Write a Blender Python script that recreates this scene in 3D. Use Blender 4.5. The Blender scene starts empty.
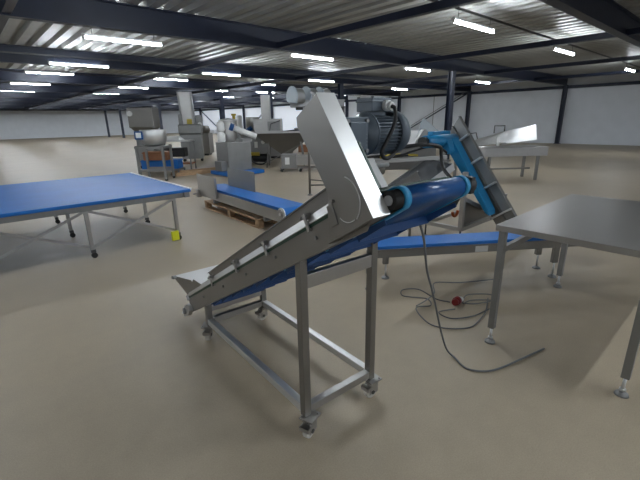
import bpy, bmesh, math, random
from mathutils import Vector, Matrix
random.seed(7)
S = bpy.context.scene
COL = S.collection

# ------------------------------------------------------------------ camera
CAM_YAW, CAM_PITCH, CAM_ROLL, FPX = math.radians(48.2), math.radians(17.2), math.radians(1.05), 390.0
fw0 = Vector((math.cos(CAM_YAW), math.sin(CAM_YAW), 0)); rt0 = Vector((math.sin(CAM_YAW), -math.cos(CAM_YAW), 0)); zz = Vector((0, 0, 1))
fw = fw0*math.cos(CAM_PITCH) - zz*math.sin(CAM_PITCH)
up = rt0.cross(fw)
Rv = rt0*math.cos(CAM_ROLL) - up*math.sin(CAM_ROLL)
Uv = up*math.cos(CAM_ROLL) + rt0*math.sin(CAM_ROLL)
cd = bpy.data.cameras.new('camera'); cam = bpy.data.objects.new('camera', cd); COL.objects.link(cam)
m = Matrix((Rv, Uv, -fw)).transposed().to_4x4(); m.translation = Vector((0, 0, 1.6))
cam.matrix_world = m
cd.sensor_fit = 'HORIZONTAL'; cd.sensor_width = 36.0; cd.lens = FPX*36.0/640.0; cd.clip_end = 200
S.camera = cam

# ------------------------------------------------------------------ light and exposure
S.view_settings.view_transform = 'Standard'; S.view_settings.look = 'None'
S.view_settings.gamma = 1; S.view_settings.use_curve_mapping = False
S.view_settings.exposure = 0.0
LAMP = 165.0            # emission strength of the fluorescent tubes
DAY = 0.7              # daylight coming in through the gap left open behind the camera
w = bpy.data.worlds.new('world'); S.world = w; w.use_nodes = True
w.node_tree.nodes['Background'].inputs[0].default_value = (0.75, 0.85, 1.0, 1)
w.node_tree.nodes['Background'].inputs[1].default_value = DAY

# ------------------------------------------------------------------ materials
def mat(name, col, rough=0.5, metal=0.0, noise=0.0, nscale=8.0, bump=0.0, bscale=60.0, stretch=None, emit=None, estr=0.0, rvar=0.0, trans=0.0, alpha=1.0, spec=None):
    M = bpy.data.materials.new(name); M.use_nodes = True
    nt = M.node_tree; b = nt.nodes['Principled BSDF']
    b.inputs['Base Color'].default_value = (*col, 1); b.inputs['Roughness'].default_value = rough; b.inputs['Metallic'].default_value = metal
    if spec is not None: b.inputs['Specular IOR Level'].default_value = spec
    if trans: b.inputs['Transmission Weight'].default_value = trans
    if alpha < 1: b.inputs['Alpha'].default_value = alpha
    if emit: b.inputs['Emission Color'].default_value = (*emit, 1); b.inputs['Emission Strength'].default_value = estr
    if noise or bump or rvar:
        tc = nt.nodes.new('ShaderNodeTexCoord'); mp = nt.nodes.new('ShaderNodeMapping')
        nt.links.new(tc.outputs['Object'], mp.inputs['Vector'])
        if stretch: mp.inputs['Scale'].default_value = stretch
        n = nt.nodes.new('ShaderNodeTexNoise'); n.inputs['Scale'].default_value = nscale; n.inputs['Detail'].default_value = 6
        nt.links.new(mp.outputs[0], n.inputs['Vector'])
        if noise:
            r = nt.nodes.new('ShaderNodeMapRange'); r.inputs['From Min'].default_value = 0.3; r.inputs['From Max'].default_value = 0.7
            r.inputs['To Min'].default_value = 1-noise; r.inputs['To Max'].default_value = 1+noise
            nt.links.new(n.outputs['Fac'], r.inputs['Value'])
            mx = nt.nodes.new('ShaderNodeVectorMath'); mx.operation = 'SCALE'; mx.inputs[0].default_value = col
            nt.links.new(r.outputs[0], mx.inputs['Scale']); nt.links.new(mx.outputs[0], b.inputs['Base Color'])
        if rvar:
            r2 = nt.nodes.new('ShaderNodeMapRange'); r2.inputs['From Min'].default_value = 0.3; r2.inputs['From Max'].default_value = 0.7
            r2.inputs['To Min'].default_value = rough-rvar; r2.inputs['To Max'].default_value = rough+rvar
            nt.links.new(n.outputs['Fac'], r2.inputs['Value']); nt.links.new(r2.outputs[0], b.inputs['Roughness'])
        if bump:
            n2 = nt.nodes.new('ShaderNodeTexNoise'); n2.inputs['Scale'].default_value = bscale; n2.inputs['Detail'].default_value = 3
            nt.links.new(mp.outputs[0], n2.inputs['Vector'])
            bp = nt.nodes.new('ShaderNodeBump'); bp.inputs['Strength'].default_value = bump; bp.inputs['Distance'].default_value = 0.002
            nt.links.new(n2.outputs['Fac'], bp.inputs['Height']); nt.links.new(bp.outputs[0], b.inputs['Normal'])
    return M
STEEL = mat('brushed_steel', (0.42, 0.41, 0.395), 0.40, 0.93, noise=0.04, nscale=6, rvar=0.03)
STEELM = mat('matt_steel_sheet', (0.25, 0.24, 0.227), 0.40, 0.92, noise=0.04, nscale=4, rvar=0.03)
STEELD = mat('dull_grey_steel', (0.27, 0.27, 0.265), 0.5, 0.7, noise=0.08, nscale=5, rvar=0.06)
STEELB = mat('bright_steel', (0.66, 0.66, 0.655), 0.42, 0.92, noise=0.03, nscale=5, rvar=0.04)
FLOORM = None
NAVY = mat('navy_painted_iron', (0.012, 0.018, 0.040), 0.45, 0.0, noise=0.1, nscale=3)
DECK = mat('roof_deck_sheet', (0.34, 0.34, 0.32), 0.5, 0.1, noise=0.1, nscale=1.2)
WALLW = mat('white_wall_panel', (0.76, 0.79, 0.83), 0.6, 0, noise=0.03, nscale=2)
BELT = mat('blue_belt', (0.007, 0.068, 0.225), 0.30, 0, noise=0.06, nscale=5, rvar=0.05)
BELTU = mat('dark_blue_belt_underside', (0.015, 0.065, 0.20), 0.5, 0, noise=0.1, nscale=9, bump=0.1)
DARKP = mat('dark_grey_plate', (0.085, 0.088, 0.092), 0.4, 0.3, noise=0.08, nscale=5)
CYAN = mat('light_blue_edge', (0.02, 0.26, 0.50), 0.4, 0, noise=0.04)
TEAL = mat('teal_blue_belt', (0.006, 0.165, 0.35), 0.38, 0, noise=0.05, nscale=4)
TBLUE = mat('table_blue_belt', (0.002, 0.125, 0.44), 0.5, 0, noise=0.06, nscale=3)
MOTOR = mat('grey_blue_motor_paint', (0.10, 0.125, 0.15), 0.38, 0.1, noise=0.15, nscale=9, bump=0.08)
BLACK = mat('black_rubber', (0.012, 0.012, 0.012), 0.5)
CABLE = mat('grey_cable_sheath', (0.13, 0.135, 0.14), 0.5)
GREEN = mat('dark_green_strip', (0.008, 0.04, 0.022), 0.4, 0, noise=0.1, nscale=20)
WHITE = mat('white_plastic', (0.80, 0.80, 0.78), 0.45, 0, noise=0.03)
PAPER = mat('white_paper', (0.85, 0.85, 0.84), 0.7, 0, noise=0.02)
WHEEL = mat('white_nylon_wheel', (0.62, 0.60, 0.55), 0.4, 0, noise=0.08, nscale=40)
RED = mat('dark_red_plug', (0.20, 0.012, 0.012), 0.4)
YEL = mat('yellow_plastic', (0.75, 0.75, 0.02), 0.5)
YELD = mat('yellow_paint', (0.50, 0.38, 0.05), 0.5)
ORANGE = mat('orange_plastic', (0.55, 0.12, 0.03), 0.5)
RUST = mat('orange_brown_crate', (0.30, 0.13, 0.06), 0.6, 0, noise=0.1)
WOOD = mat('pallet_wood', (0.42, 0.27, 0.15), 0.75, 0, noise=0.25, nscale=6, stretch=(1, 1, 6), bump=0.3)
GLASSY = mat('clear_plastic_guard', (0.55, 0.62, 0.66), 0.25, 0, alpha=0.55)
NUT = mat('dark_bolt', (0.10, 0.10, 0.10), 0.4, 0.8)
TUBE = mat('fluorescent_tube', (1, 1, 1), 0.5, emit=(0.86, 0.93, 1.0), estr=LAMP)
def floor_mat():
    M = bpy.data.materials.new('beige_screed_floor'); M.use_nodes = True; nt = M.node_tree; b = nt.nodes['Principled BSDF']
    tc = nt.nodes.new('ShaderNodeTexCoord')
    n1 = nt.nodes.new('ShaderNodeTexNoise'); n1.inputs['Scale'].default_value = 0.9; n1.inputs['Detail'].default_value = 8
    n2 = nt.nodes.new('ShaderNodeTexNoise'); n2.inputs['Scale'].default_value = 140; n2.inputs['Detail'].default_value = 2
    n3 = nt.nodes.new('ShaderNodeTexNoise'); n3.inputs['Scale'].default_value = 7; n3.inputs['Detail'].default_value = 9; n3.inputs['Roughness'].default_value = 0.7
    for n in (n1, n2, n3): nt.links.new(tc.outputs['Object'], n.inputs['Vector'])
    def scaled(n, lo, hi):
        r = nt.nodes.new('ShaderNodeMapRange'); r.inputs['From Min'].default_value = 0.25; r.inputs['From Max'].default_value = 0.75
        r.inputs['To Min'].default_value = lo; r.inputs['To Max'].default_value = hi; nt.links.new(n.outputs['Fac'], r.inputs['Value']); return r
    a = scaled(n1, 0.93, 1.07); c = scaled(n2, 0.90, 1.10); e = scaled(n3, 0.93, 1.07)
    m1 = nt.nodes.new('ShaderNodeMath'); m1.operation = 'MULTIPLY'; nt.links.new(a.outputs[0], m1.inputs[0]); nt.links.new(c.outputs[0], m1.inputs[1])
    m2 = nt.nodes.new('ShaderNodeMath'); m2.operation = 'MULTIPLY'; nt.links.new(m1.outputs[0], m2.inputs[0]); nt.links.new(e.outputs[0], m2.inputs[1])
    v = nt.nodes.new('ShaderNodeVectorMath'); v.operation = 'SCALE'; v.inputs[0].default_value = (0.385, 0.32, 0.232)
    nt.links.new(m2.outputs[0], v.inputs['Scale']); nt.links.new(v.outputs[0], b.inputs['Base Color'])
    r = scaled(n3, 0.40, 0.56); nt.links.new(r.outputs[0], b.inputs['Roughness'])
    bp = nt.nodes.new('ShaderNodeBump'); bp.inputs['Strength'].default_value = 0.15; bp.inputs['Distance'].default_value = 0.002
    nt.links.new(n2.outputs['Fac'], bp.inputs['Height']); nt.links.new(bp.outputs[0], b.inputs['Normal'])
    return M
FLOORM = floor_mat()

# ------------------------------------------------------------------ helpers
class MB:
    """collects shapes into one mesh"""
    def __init__(s): s.v = []; s.f = []; s.sm = []
    def add(s, vs, fs, smooth=False):
        o = len(s.v); s.v += [tuple(v) for v in vs]; s.f += [tuple(i+o for i in f) for f in fs]; s.sm += [smooth]*len(fs); return s
    def box(s, x0, x1, y0, y1, z0, z1, T=None):
        vs = [Vector((x, y, z)) for x in (x0, x1) for y in (y0, y1) for z in (z0, z1)]
        if T: vs = [T(v) for v in vs]
        return s.add(vs, [(0, 1, 3, 2), (4, 6, 7, 5), (0, 4, 5, 1), (2, 3, 7, 6), (0, 2, 6, 4), (1, 5, 7, 3)])
    def bar(s, a, b, w_, h_, upv=(0, 0, 1)):
        a, b = Vector(a), Vector(b); d = (b-a).normalized(); u = Vector(upv)
        if abs(d.dot(u)) > 0.98: u = Vector((0, 1, 0))
        x = d.cross(u).normalized(); y = x.cross(d).normalized()
        vs = [p + x*sx*w_/2 + y*sy*h_/2 for p in (a, b) for sx in (-1, 1) for sy in (-1, 1)]
        return s.add(vs, [(0, 1, 3, 2), (4, 6, 7, 5), (0, 4, 5, 1), (2, 3, 7, 6), (0, 2, 6, 4), (1, 5, 7, 3)])
    def cyl(s, a, b, r0, r1=None, n=20, caps=True):
        r1 = r0 if r1 is None else r1; a, b = Vector(a), Vector(b); d = (b-a).normalized()
        u = Vector((0, 0, 1)) if abs(d.z) < 0.9 else Vector((1, 0, 0)); x = d.cross(u).normalized(); y = x.cross(d)
        vs = []
        for p, r in ((a, r0), (b, r1)):
            for i in range(n): t = 2*math.pi*i/n; vs.append(p + x*math.cos(t)*r + y*math.sin(t)*r)
        s.add(vs, [(i, (i+1) % n, n+(i+1) % n, n+i) for i in range(n)], True)
        if caps:
            o = len(s.v)-2*n; s.f += [tuple(o+i for i in range(n))[::-1], tuple(o+n+i for i in range(n))]; s.sm += [False, False]
        return s
    def tube(s, pts, r, n=8):
        pts = [Vector(p) for p in pts]; rings = []; pu = None
        for i, p in enumerate(pts):
            d = (pts[min(i+1, len(pts)-1)] - pts[max(i-1, 0)]).normalized()
            if pu is None: pu = Vector((0, 0, 1)) if abs(d.z) < 0.9 else Vector((1, 0, 0))
            x = d.cross(pu).normalized(); y = x.cross(d).normalized(); pu = y
            rings.append([p + x*math.cos(2*math.pi*k/n)*r + y*math.sin(2*math.pi*k/n)*r for k in range(n)])
        vs = [v for rg in rings for v in rg]; fs = []
        for i in range(len(pts)-1):
            for k in range(n): fs.append((i*n+k, i*n+(k+1) % n, (i+1)*n+(k+1) % n, (i+1)*n+k))
        s.add(vs, fs, True); s.add(rings[0], [tuple(range(n))[::-1]]); s.add(rings[-1], [tuple(range(n))]); return s
    def prism(s, poly, a, b, f):
        """poly: 2D outline, f(u, v, t) -> point, extruded from t=a to t=b"""
        n = len(poly); vs = [f(u, v, a) for u, v in poly] + [f(u, v, b) for u, v in poly]
        return s.add(vs, [tuple(range(n))[::-1], tuple(range(n, 2*n))] + [(i, (i+1) % n, n+(i+1) % n, n+i) for i in range(n)])
    def lathe(s, prof, c, n=28, axis='z'):
        c = Vector(c); vs = []
        for r, h in prof:
            for i in range(n):
                t = 2*math.pi*i/n
                if axis == 'z': vs.append(c + Vector((r*math.cos(t), r*math.sin(t), h)))
                else: vs.append(c + Vector((h, r*math.cos(t), r*math.sin(t))))
        fs = [(j*n+i, j*n+(i+1) % n, (j+1)*n+(i+1) % n, (j+1)*n+i) for j in range(len(prof)-1) for i in range(n)]
        return s.add(vs, fs, True)
    def sheet(s, pts, t):
        """flat sheet of thickness t from a planar outline"""
        pts = [Vector(p) for p in pts]; nn = (pts[1]-pts[0]).cross(pts[2]-pts[0]).normalized()*t; n = len(pts)
        return s.add(pts+[p+nn for p in pts], [tuple(range(n))[::-1], tuple(range(n, 2*n))] + [(i, (i+1) % n, n+(i+1) % n, n+i) for i in range(n)])
    def build(s, name, m_, parent=None, bevel=0, label=None):
        me = bpy.data.meshes.new(name); me.from_pydata(s.v, [], s.f)
        for p, k in zip(me.polygons, s.sm): p.use_smooth = k
        bm = bmesh.new(); bm.from_mesh(me); bmesh.ops.recalc_face_normals(bm, faces=bm.faces); bm.to_mesh(me); bm.free()
        me.materials.append(m_)
        o = bpy.data.objects.new(name, me); COL.objects.link(o)
        if parent: o.parent = parent
        if bevel:
            b = o.modifiers.new('bevel', 'BEVEL'); b.width = bevel; b.segments = 2; b.limit_method = 'ANGLE'
        if label: o['label'] = label
        return o
def thing(name, label, cat, loc=(0, 0, 0), rz=0, group=None):
    o = bpy.data.objects.new(name, None); COL.objects.link(o); o.location = loc; o.rotation_euler = (0, 0, rz)
    o['label'] = label; o['category'] = cat
    if group: o['group'] = group
    return o
def tag(o, label, cat, group=None):
    o['label'] = label; o['category'] = cat
    if group: o['group'] = group
    return o
def struct(o): o['kind'] = 'structure'; return o
def dup(root, loc, label=None, rz=None):
    r = root.copy(); COL.objects.link(r); r.location = loc
    if rz is not None: r.rotation_euler = (0, 0, rz)
    if label: r['label'] = label
    for ch in list(root.children):
        c = ch.copy(); COL.objects.link(c); c.parent = r
        for g in list(ch.children):
            d = g.copy(); COL.objects.link(d); d.parent = c
    return r
def smooth_path(pts, k=6):
    """Catmull-Rom through the points"""
    P = [Vector(p) for p in pts]; P = [P[0]*2-P[1]] + P + [P[-1]*2-P[-2]]; out = []
    for i in range(1, len(P)-2):
        for j in range(k):
            t = j/k; out.append(0.5*((2*P[i]) + (P[i+1]-P[i-1])*t + (2*P[i-1]-5*P[i]+4*P[i+1]-P[i+2])*t*t + (3*P[i]-P[i-1]-3*P[i+1]+P[i+2])*t**3))
    out.append(P[-2]); return out

# ------------------------------------------------------------------ the hall
X0, X1, Y0, Y1 = -10.0, 26.0, -9.0, 59.0
EAVE = 3.62
struct(MB().box(X0, X1+.3, Y0, Y1+.3, -.2, 0).build('floor', FLOORM))
# corrugated roof deck, ribs running along y
mb = MB(); pitch = 0.36; x = X0; vs = []; fs = []
prof = [(0, .09), (.10, .09), (.145, 0), (.315, 0), (.36, .09)]
k = 0
while x < X1:
    for (u, h) in prof[:-1]: vs += [Vector((x+u, Y0, EAVE+h)), Vector((x+u, Y1+.2, EAVE+h))]; k += 1
    x += pitch
fs = [(2*i, 2*i+2, 2*i+3, 2*i+1) for i in range(k-1)]
mb.add(vs, fs); struct(mb.build('ceiling', DECK))
struct(MB().box(X0-.2, X1+.3, Y0-.2, Y1+.4, EAVE+.12, EAVE+.3).build('ceiling', NAVY))
struct(MB().box(X1+.12, X1+.3, Y0, Y1, 0, EAVE+.1).build('wall_right', WALLW))
struct(MB().box(X0, X1+.3, Y1+.12, Y1+.3, 0, EAVE+.1).build('wall_back', WALLW))
struct(MB().box(X0-.2, X0, Y0, Y1+.3, 0, EAVE+.1).build('wall_left', WALLW))
# wall behind the camera: brick parapet, gap left open above it to let daylight in
struct(MB().box(X0, X1+.3, Y0-.2, Y0, 0, 1.0).build('wall_front', WALLW))
BEAMS = [-8.9, -3.2, 2.5, 8.1, 13.8, 19.5, 25.1, 30.8, 36.4, 42.1, 47.7, 53.4, 58.9]
for y in BEAMS:
    b = MB().box(X0, X1, y-.09, y+.09, 3.17, 3.19).box(X0, X1, y-.012, y+.012, 3.19, 3.58).box(X0, X1, y-.09, y+.09, 3.58, 3.60)
    struct(b.build('ceiling_beam', NAVY))
for x in (-4.15, .95, 6.05, 11.15, 16.25, 21.35):
    for a, b_ in zip(BEAMS[:-1], BEAMS[1:]):
        struct(MB().box(x-.06, x+.06, a+.015, b_-.015, 3.2, 3.32).build('tie_beam', NAVY))
def column(x, y, top=3.17):
    b = MB().box(x-.10, x+.10, y-.10, y-.09, .02, top).box(x-.10, x+.10, y+.09, y+.10, .02, top).box(x-.006, x+.006, y-.09, y+.09, .02, top).box(x-.15, x+.15, y-.15, y+.15, 0, .02)
    struct(b.build('column', NAVY))
for y in BEAMS[3:-1]: column(13.8, y)
for y in BEAMS[1:]:
    column(X1-.12, y)
# ring beam and diagonal wall braces
struct(MB().box(X1-.06, X1+.1, Y0, Y1, 3.0, 3.16).build('ceiling_beam', NAVY))
for (ya, za, yb, zb) in ((13.9, 3.1, 19.4, .3), (36.5, 3.1, 42.0, .3), (53.3, 3.1, 47.8, .3)):
    struct(MB().bar((X1-.1, ya, za), (X1-.1, yb, zb), .07, .07).build('wall_brace', NAVY))
    struct(MB().bar((X1-.05, ya+.35, za), (X1-.05, yb+.35, zb), .04, .04).build('wall_brace', STEELD))
# tall joints between the wall panels
for i, y in enumerate((16.6, 22.3, 28, 33.6, 45, 50.6)):
    t = MB().box(X1+.10, X1+.125, y-.02, y+.02, 0, 3.2).build('trim_%d' % (i+1), STEELD); struct(t)
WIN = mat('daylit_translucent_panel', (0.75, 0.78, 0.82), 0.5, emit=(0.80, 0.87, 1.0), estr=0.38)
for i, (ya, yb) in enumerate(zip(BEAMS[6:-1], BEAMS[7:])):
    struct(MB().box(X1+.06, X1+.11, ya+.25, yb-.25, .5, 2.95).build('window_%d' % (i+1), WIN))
# a cable conduit runs along each row of lamps
ROWS = [-4.6, -.5, 4.1, 8.72, 13.75, 18.3, 23.4, 28.6, 34, 39.5, 45, 50.5]
for i, y in enumerate(ROWS):
    struct(MB().box(X0+.1, X1-.2, y-.015, y+.015, 3.40, 3.42).box(X0+.1, X1-.2, y-.02, y+.02, 3.42, 3.435).build('trim_%d' % (i+11), NUT))
# ------------------------------------------------------------------ fluorescent lamps
lamp = thing('ceiling_lamp', 'lit white fluorescent tube lamp in the far or outer lamp rows under the roof', 'lamp', (0, 0, 0), 0, 'fluorescent lamps under the roof')
MB().box(-.76, .76, -.016, .016, .035, .07).box(-.78, -.74, -.03, .03, -.025, .07).box(.74, .78, -.03, .03, -.025, .07).build('lamp_housing', WHITE, lamp)
MB().cyl((-.74, 0, 0), (.74, 0, 0), .021, n=10).build('fluorescent_tube', TUBE, lamp)
for a in (-.6, .6): MB().cyl((a, 0, .07), (a, 0, .22), .006, n=6).build('hanger', NUT, lamp)
first = True
for y in ROWS:
    for x in (-6.2, -1.6, 3.1, 7.65, 12.55, 16.2, 19.95, 23.2):
        if x in (16.2, 23.2) and y < 20: continue
        if y == -.5 and x != 3.1: continue
        dy = 1.3 if x == 19.95 and 7 < y < 20 else 0
        z = 3.2 if y < 17 else 3.40
        own = {(7.65, 4.1): 'lit fluorescent tube lamp nearest the camera, under the roof at the upper right',
               (7.65, 8.72): 'lit fluorescent tube lamp at the top above the tall chain guard of the main conveyor',
               (3.1, 8.72): 'lit fluorescent tube lamp nearest the camera on the left, above the blue belt table',
               (12.55, 8.72): 'lit fluorescent tube lamp above and right of the grey motor',
               (7.65, 13.75): 'lit fluorescent tube lamp under the roof above the grey double cabinet'}.get((x, y))
        if (x, y) == (3.1, 8.72): x, dy = 3.0, .55
        if first: lamp.location = (x, y+dy, z); first = False; continue
        d = dup(lamp, (x, y+dy, z), own)
        if own: del d['group']

# ------------------------------------------------------------------ incline conveyor (the main machine)
ANG = math.radians(-3.5)
IC = thing('incline_conveyor', 'large stainless incline conveyor with dark blue flighted belt and grey motor, on four castors', 'conveyor', (1.055, 1.315, 0), ANG)
TH = math.radians(29.3); sn, cs = math.sin(TH), math.cos(TH)
def cv(u, v, t): return Vector((t, 1.645-u*cs+v*sn, .063+u*sn+v*cs))     # u along the slope, v square to it, t across
LEN, WID = 1.22, .47
T = .042
# frame
for (a, b_, zt) in ((0, 0, 1.02), (WID, 0, 1.0), (0, LEN, .30), (WID, LEN, .30)):
    MB().box(a-T/2, a+T/2, b_-T/2, b_+T/2, .125, zt).build('leg', STEELM, IC, .003)
for q in ((0, 0), (0, LEN)):
    MB().box(T/2, WID-T/2, q[1]-T/2, q[1]+T/2, .14, .185).build('cross_rail', STEEL, IC, .003)
for a in (0, WID): MB().box(a-T/2, a+T/2, T/2, LEN-T/2, .14, .185).build('side_rail', STEELB, IC, .003)
MB().box(T/2, WID-T/2, -.018, .018, .84, .91).build('upper_cross_rail', STEEL, IC, .003)
MB().box(T/2, WID-T/2, LEN-.018, LEN+.018, .24, .28).build('upper_cross_rail', STEEL, IC, .003)
# castors
def castor(a, b_, rot, par):
    c, s = math.cos(rot), math.sin(rot)
    def R(v): return Vector((a+v[0]*c-v[1]*s, b_+v[0]*s+v[1]*c, v[2]))
    o = MB().box(-.045, .045, -.04, .04, .115, .123, R)
    o.cyl(R(Vector((0, 0, .095))), R(Vector((0, 0, .115))), .026, n=16)
    o.box(-.035, .03, -.022, -.019, .03, .098, R).box(-.035, .03, .019, .022, .03, .098, R).box(-.035, .03, -.022, .022, .094, .098, R)
    o.box(-.06, -.02, -.028, .028, .078, .086, R).box(-.062, -.052, -.028, .028, .062, .086, R)
    o.cyl(R(Vector((.03, -.03, .123))), R(Vector((.03, -.03, .132))), .006, n=6).cyl(R(Vector((-.03, .03, .123))), R(Vector((-.03, .03, .132))), .006, n=6)
    k = o.build('castor', STEEL, par)
    MB().cyl(R(Vector((-.012, -.015, .042))), R(Vector((-.012, .015, .042))), .042, n=28).build('wheel', WHEEL, k, .004)
    MB().cyl(R(Vector((-.012, -.027, .042))), R(Vector((-.012, .027, .042))), .012, n=14).build('axle', NUT, k)
for a, b_, r in ((.012, -.018, .35), (WID+.012, -.01, .0), (-.01, LEN+.02, .9), (WID+.0, LEN+.02, .2)): castor(a, b_, r, IC)
# side channels
for t0, t1 in ((-.032, -.028), (WID+.03, WID+.034)):
    o = MB().prism([(.16, -.012), (2.40, -.012), (2.455, .03), (2.45, .10), (.18, .096)], t0, t1, cv)
    ins = 1 if t0 < 0 else -1
    e = t1 if t0 < 0 else t0
    o.prism([(.16, -.012), (2.38, -.012), (2.38, -.008), (.16, -.008)], e, e+ins*.018, cv)
    o.prism([(.18, .092), (2.28, .092), (2.28, .096), (.18, .096)], e, e+ins*.02, cv)
    o.build('side_channel', STEELM, IC, .0015)
# dark green wear strip and light flange and tall guard sheet on both sides
for (a, sg) in ((-.03, 1), (WID+.032, -1)):
    MB().prism([(.17, .098), (2.26, .098), (2.26, .113), (.17, .113)], a-.004*sg, a+.010*sg, cv).build('wear_strip', GREEN, IC)
    # flange slopes inward and upward, then the guard stands up
    MB().add([cv(.19, .114, a-.008*sg), cv(2.26, .114, a-.008*sg), cv(2.26, .150, a+.012*sg), cv(.19, .150, a+.012*sg),
              cv(.19, .111, a-.006*sg), cv(2.26, .111, a-.006*sg), cv(2.26, .147, a+.014*sg), cv(.19, .147, a+.014*sg)],
             [(0, 1, 2, 3), (7, 6, 5, 4), (0, 4, 5, 1), (2, 6, 7, 3), (1, 5, 6, 2), (0, 3, 7, 4)]).build('guard_flange', STEEL, IC)
    gs = MB().prism([(.775, .146), (2.29, .148), (2.29, .207), (.745, .190)], a+.012*sg, a+.0145*sg, cv).build('guard_sheet', STEELM, IC)
    MB().prism([(.745, .188), (2.29, .205), (2.29, .209), (.745, .192)], a+.004*sg, a+.016*sg, cv).build('shade_rim', STEELD, gs)  # darker strip paints the shade along the guard sheet's top edge
# hopper at the low end
o = MB().prism([(.19, .098), (.775, .128), (.56, .135), (.40, .215), (.35, .20), (.33, .222), (.02, .315), (-.06, .34), (-.08, .325)], -.022, -.019, cv)
o.build('hopper_side_sheet', STEELM, IC)
o = MB().prism([(.19, .098), (.80, .128), (.56, .16), (.07, .30), (.02, .32), (-.005, .31)], WID+.020, WID+.023, cv)
o.build('hopper_side_sheet', STEELM, IC)
MB().prism([(-.09, .325), (-.065, .345), (-.02, .335), (.0, .31), (-.04, .31)], -.045, -.019, cv).build('hopper_lip', STEELD, IC)
MB().prism([(-.04, .335), (.24, .098), (.243, .100), (-.037, .338)], -.019, WID+.02, cv).build('hopper_end_plate', STEELB, IC)
# clamps and bolts along the side
for u in (.81, 1.26, 1.67, 2.08):
    k = MB().prism([(u-.010, .085), (u+.010, .085), (u+.010, .160), (u-.010, .160)], -.046, -.039, cv)\
        .prism([(u-.012, .140), (u+.012, .140), (u+.012, .162), (u-.012, .162)], -.047, -.016, cv)\
        .prism([(u-.009, .086), (u+.009, .086), (u+.009, .098), (u-.009, .098)], -.044, -.030, cv).build('clamp', STEEL, IC, .002)
    MB().cyl(cv(u-.020, .150, -.043), cv(u+.022, .150, -.043), .004, n=8).cyl(cv(u-.026, .150, -.043), cv(u-.018, .150, -.043), .008, n=6).build('clamp_bolt', STEELD, k)
MB().prism([(.185, .085), (.21, .085), (.21, .128), (.185, .128)], -.048, -.028, cv).build('clamp', STEELB, IC, .002)
for u, v in ((.55, .055), (.97, .055), (1.35, .055), (1.73, .06), (2.1, .05)):
    MB().cyl(cv(u, v, -.040), cv(u, v, -.032), .008, n=6).build('bolt', STEELD, IC)
# belt: carrying run, drive drum, return run
DR = .036
def belt_loop(uo, ui, r, th, vc):
    pts = []
    for i in range(13):
        a = -math.pi/2 + math.pi*i/12; pts.append((uo+math.cos(a)*r, vc+math.sin(a)*r))
    for i in range(13):
        a = math.pi/2 + math.pi*i/12; pts.append((ui+math.cos(a)*r, vc+math.sin(a)*r))
    return pts
UC, VC = 2.485, .058
def belt_strip(t0, t1, r, thk):
    o = MB()
    top = [(2.485+math.cos(a)*r, VC+math.sin(a)*r) for a in [math.radians(-80+i*12.5) for i in range(15)]]
    low = [(.20+math.cos(a)*(r-.012), .04+math.sin(a)*(r-.012)) for a in [math.radians(95+i*14) for i in range(13)]]
    sag = [(.6, .004), (1.0, .000), (1.5, -.004), (2.0, -.004), (2.3, .004)]
    outer = top + low + sag
    n = len(outer); cen = []
    for i in range(n):
        p0, p1, p2 = outer[i-1], outer[i], outer[(i+1) % n]
        dx, dy = p2[0]-p0[0], p2[1]-p0[1]; L = math.hypot(dx, dy) or 1
        cen.append((p1[0]-dy/L*thk, p1[1]+dx/L*thk))
    vs = [cv(u, v, t0) for u, v in outer]+[cv(u, v, t1) for u, v in outer]+[cv(u, v, t0) for u, v in cen]+[cv(u, v, t1) for u, v in cen]
    fs = []
    for i in range(n):
        j = (i+1) % n
        fs += [(i, j, n+j, n+i), (2*n+i, 3*n+i, 3*n+j, 2*n+j), (i, 2*n+i, 2*n+j, j), (n+i, n+j, 3*n+j, 3*n+i)]
    o.add(vs, fs, True); return o
belt = belt_strip(.095, .440, .040, .003).build('conveyor_belt', BELT, IC)
for t0, t1 in ((.066, .098), (.436, .462)):
    belt_strip(t0, t1, .044, .006).build('belt_edge', CYAN, belt, label='light blue belt edge')
# flights on the return run hang down, those on the carrying run stand up
for i in range(11):
    u = .32 + i*.195
    for v0, v1, lab in ((-.032, .004, 0), (.094, .130, 1)):
        if lab and u > 2.2: continue
        MB().prism([(u-.003, v0), (u+.004, v0), (u+.004, v1), (u-.003, v1)], .03, .46, cv).build('belt_flight', BELTU, belt)
    # hanging belt side skirt between the flights
    for t0 in (.028, .455): MB().prism([(u+.004, -.028), (u+.165, -.014), (u+.165, .004), (u+.004, .004)], t0, t0+.004, cv).build('belt_skirt', BELTU, belt)
dd = MB().cyl(cv(UC, VC, .028), cv(UC, VC, .485), .034, n=28).build('drive_drum', BLACK, IC)
MB().cyl(cv(UC, VC, .021), cv(UC, VC, .53), .012, n=14).cyl(cv(UC, VC, .022), cv(UC, VC, .0285), .018, n=20).build('drum_shaft', STEELB, dd)
MB().cyl(cv(.20, .04, .01), cv(.20, .04, .48), .024, n=20).build('tail_drum', STEELD, IC)
for t0, t1 in ((.486, .525),):
    MB().cyl(cv(UC, VC, t0), cv(UC, VC, t1), .036, n=24).box(t0+.004, t1-.006, -.03, .03, -.034, .034, lambda v: cv(UC, VC, 0)+Vector((v.x, v.y, v.z))).build('flange_bearing', BLACK, IC, .003)
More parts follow.
